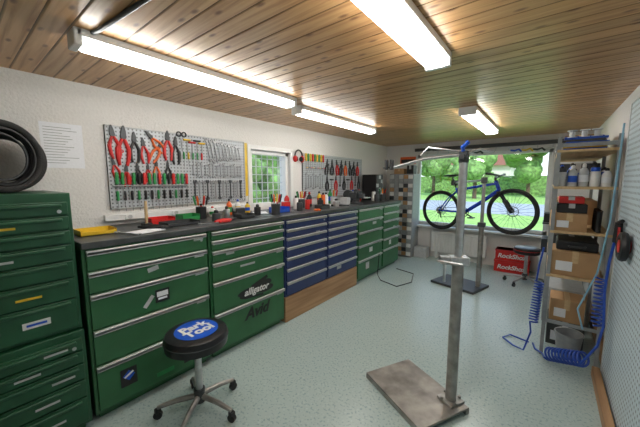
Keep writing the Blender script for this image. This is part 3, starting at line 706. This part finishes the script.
# ---------------------------------------------------------------- right shelving
SX0,SX1,SY0,SY1=.03,.40,3.05,4.65
sh=thing('shelving_unit','open shelving with grey uprights and wooden boards','shelving',(0,0,0))
for z in (1.74,1.45,1.09,.72):
    B().bx((SX0,SY0,z-.02),(SX1,SY1,z)).obj('shelf_board',m_shelfwood,sh,bevel=.002)
for y in (SY0+.015,SY1-.015,(SY0+SY1)/2):
    for x in (SX0+.012,SX1-.012): B().box((x,y,.92),(.026,.026,1.84)).obj('upright',m_grey,sh)
for z in (1.76,.30):
    B().bx((SX0+.01,SY0+.004,z),(SX1-.01,SY0+.010,z+.03)).obj('cross_brace',m_grey,sh)
def z_(v): return v+.001
random.seed(9)
for i in range(6): B().bx((-.13,-.11,0),(.13,.11,.016)).obj('magazine',[m_bblue,m_yellow,m_paper,m_bblue,m_dark,m_bblue][i],loc=(.2,3.26,1.741+i*.017),rot=(0,0,random.uniform(-.15,.15)),label='flat glossy magazine in a stack on the top shelf',cat='magazine',group='magazines on the top shelf')
carton(.21,3.62,z_(1.74),.26,.3,.14,m_bblue,'blue carton on the top shelf')
carton(.22,4.1,z_(1.74),.26,.4,.2,m_card,'brown carton on the top shelf')
for i in range(3):
    t=thing('cable_spool','white spool standing on stacked magazines','spool',(.12+i*.075,3.22,1.844),group='spools on the magazine stack')
    B().lathe([(.034,0),(.034,.008),(.018,.012),(.018,.05),(.034,.054),(.034,.062)],n=18).obj('spool_body',m_white,t)
for i in range(20):
    x=.075+(i%5)*.066; y=3.11+(i//5)*.08
    if (i*7)%3==0: jar(x,y,z_(1.45),random.uniform(.10,.15),.031,random.choice([m_lgrey,m_white]),random.choice([m_bblue,m_dark,m_bblue]),'plastic jar with dark lid on the shelf','jars on the shelf')
    else: bottle(x,y,z_(1.45),random.uniform(.13,.20),.030,random.choice([m_white,m_lgrey,m_dark,m_bblue,m_lgrey]),random.choice([m_black,m_bblue,m_white]),'workshop fluid bottle on the shelf','bottles on the shelf',wrap=[m_bblue,m_paper,m_lgrey,m_paper])
carton(.2,3.9,z_(1.45),.3,.5,.2,m_dark,'dark carton behind bottles on the shelf')
carton(.14,3.24,z_(1.09),.22,.33,.14,m_card,'open brown cardboard box on the shelf',.04,lbl=m_paper)
carton(.155,3.24,1.236,.19,.27,.07,m_black,'flat black box on top of a cardboard box')
carton(.15,3.22,1.312,.16,.20,.05,m_red,'small red box on top of a black box')
for i in range(4): B().tube([(0,0,0),(0,.02,.06),(0,.0,.12),(.0,-.02,.17)],.018,8).obj('handlebar_grip',m_black,loc=(.32,3.10+i*.07,z_(1.09)+.004),label='black rubber grip standing on the shelf',cat='grip',group='rubber grips on the shelf')
carton(.2,3.9,z_(1.09),.3,.6,.22,m_card,'brown carton on the middle shelf')
carton(.205,3.24,z_(.72),.30,.33,.20,m_card,'large brown cardboard box on the lower shelf',lbl=m_paper)
t=thing('tool_case','black tool case resting on a cardboard box','case',(.21,3.25,.926))
B().bx((-.13,-.14,0),(.13,.14,.08)).obj('case_body',m_black,t,bevel=.012)
B().tube([(-.05,-.145,.04),(-.05,-.175,.04),(.05,-.175,.04),(.05,-.145,.04)],.008).obj('handle',m_dark,t)
carton(.2,3.9,z_(.72),.3,.55,.25,m_dark,'dark carton on the lower shelf')
carton(.2,4.0,0,.3,.5,.4,m_lgrey,'grey carton on the floor under shelves')
carton(.2,3.47,0,.26,.3,.22,m_dark,'dark carton on the floor under shelves',lbl=m_paper)
carton(.2,3.47,.226,.24,.26,.20,m_card,'brown carton stacked on a dark carton under shelves',lbl=m_paper)
t=thing('bucket','grey plastic bucket on the floor under the shelving','bucket',(.22,3.19,0))
B().lathe([(.075,0),(.095,.19),(.099,.19),(.099,.20),(.09,.20),(.072,.01)],n=28).obj('bucket_body',m_grey,t)
B().tube([(math.cos(a)*.1,0,.19+math.sin(a)*.05) for a in [i*math.pi/12 for i in range(13)]],.003,6).obj('bucket_handle',m_steel,t)
t=thing('small_side_table','small black stand with parts beside the shelving','side table',(.06,5.02,0))
B().box((0,0,.93),(.2,.3,.02)).obj('table_top',m_dark,t,bevel=.003)
B().cyl((.03,0,.02),(.03,0,.92),.02).obj('column',m_dark,t); B().lathe([(.08,0),(.08,.015),(.03,.03)],(.03,0,0),n=24).obj('base',m_dark,t)
carton(.06,5.02,.941,.18,.22,.12,m_black,'small black parts box on the stand')

t=thing('perforated_panel','pale blue perforated tool panel fixed to the wall','pegboard',(XR,1.55,1.02))
B().bx((-.07,-1.42,-.98),(-.058,1.42,1.02)).obj('panel',m_peg2,t)
b=B(); b.bx((-.075,1.40,-.98),(-.001,1.425,1.02)); b.bx((-.075,-1.42,1.0),(-.001,1.42,1.025)); b.bx((-.07,-1.42,-.98),(-.001,-1.40,1.0)); b.obj('edge_frame',m_alu,t)
XP=XR-.074
t=thing('air_gun','black and red air gun hanging on the perforated panel','air gun',(XP-.022,2.75,1.16))
b=B(); b.tube([(0,0,.06),(0,0,0),(0,.03,-.08)],[.02,.022,.02],10); b.tube([(0,0,.06),(0,-.1,.08)],.012,8); b.obj('gun_body',m_black,t); B().tube([(0,-.025,.03),(0,-.035,-.02),(0,-.01,-.06)],.007).obj('trigger',m_red,t)
t=thing('hose_reel','black round hose reel mounted on the perforated panel','hose reel',(XP-.03,2.50,1.10))
b=B(); b.ring((0,0,0),.07,.022,'X',30,8); b.obj('reel_drum',m_black,t); B().cyl((-.02,0,0),(.03,0,0),.04).obj('reel_hub',m_red,t)
def coil(p0,p1,R,turns,r,name,lab,mat=m_hose,lead0=(),lead1=()):
    p0=Vector(p0);p1=Vector(p1);d=(p1-p0).normalized();u=d.orthogonal().normalized();w=d.cross(u); N=int(turns*14)
    pts=[Vector(p) for p in lead0]
    for i in range(N+1):
        a=2*math.pi*i/14; f=i/N
        pts.append(p0.lerp(p1,f)+(u*math.cos(a)+w*math.sin(a))*R)
    pts+=[Vector(p) for p in lead1]
    return B().tube(pts,r,6).obj(name,mat,label=lab,cat='air hose')
coil((-.01,3.06,.64),(-.03,2.99,.30),.030,15,.007,'spiral_air_hose','blue spiral air hose hanging from the shelf down to the floor',lead0=[(.0,2.99,.95),(-.02,3.02,.8)],lead1=[(-.04,3.0,.2),(-.08,2.98,.03),(-.16,3.05,.012),(-.25,3.15,.012),(-.2,3.25,.012),(-.05,3.2,.012)])
coil((.09,2.97,.065),(.29,2.76,.20),.05,10,.008,'spiral_air_hose','blue spiral air hose lying coiled on the floor by the wall',lead0=[(-.02,3.2,.012),(.0,3.1,.012),(.05,3.02,.03)],lead1=[(.34,2.70,.35),(.36,2.7,.5),(.35,2.74,.75),(.36,2.76,.95),(.375,2.77,1.08)])
coil((.34,2.86,.80),(.335,2.80,.46),.028,12,.006,'spiral_air_hose','thin blue spiral air hose hanging by the panel')
B().tube([(.385,2.99,1.9),(.38,2.99,1.6),(.37,2.99,1.2),(.33,2.98,.8),(.24,2.96,.5),(.28,2.95,.35)],.006,8).obj('air_line',m_rhose,label='thin pale blue air line hanging on the wall',cat='air hose')
B().tube([(-2.03,4.1,.35),(-2.0,4.0,.05),(-1.9,3.9,.01),(-1.6,3.8,.01),(-1.5,4.1,.01),(-1.62,4.5,.01),(-1.95,4.6,.01)],.006).obj('floor_cable',m_black,label='black cable looping over the floor by the cabinets',cat='cable')

# ---------------------------------------------------------------- world, sun, camera
wd=bpy.data.worlds.new('w'); bpy.context.scene.world=wd; wd.use_nodes=True
nt=wd.node_tree; bg=nt.nodes['Background']
tc=nt.nodes.new('ShaderNodeTexCoord'); sp=nt.nodes.new('ShaderNodeSeparateXYZ'); cr=nt.nodes.new('ShaderNodeValToRGB')
cr.color_ramp.elements[0].position=.0; cr.color_ramp.elements[0].color=(.9,.95,1,1); cr.color_ramp.elements[1].position=.6; cr.color_ramp.elements[1].color=(.45,.7,1,1)
nt.links.new(tc.outputs['Generated'],sp.inputs[0]); nt.links.new(sp.outputs['Z'],cr.inputs['Fac']); nt.links.new(cr.outputs[0],bg.inputs['Color']); bg.inputs['Strength'].default_value=2.0
sl=bpy.data.lights.new('sun','SUN'); sl.energy=4; sl.angle=.02; so=bpy.data.objects.new('sun',sl); COL.objects.link(so); so.rotation_euler=(rad(35),rad(25),0)
cam=bpy.data.cameras.new('camera'); co=bpy.data.objects.new('camera',cam); COL.objects.link(co)
cam.lens=16.42; cam.sensor_width=36; cam.clip_start=.05
co.location=(0,0,1.5); co.rotation_euler=(rad(90-6.5),0,rad(38.05))
bpy.context.scene.camera=co
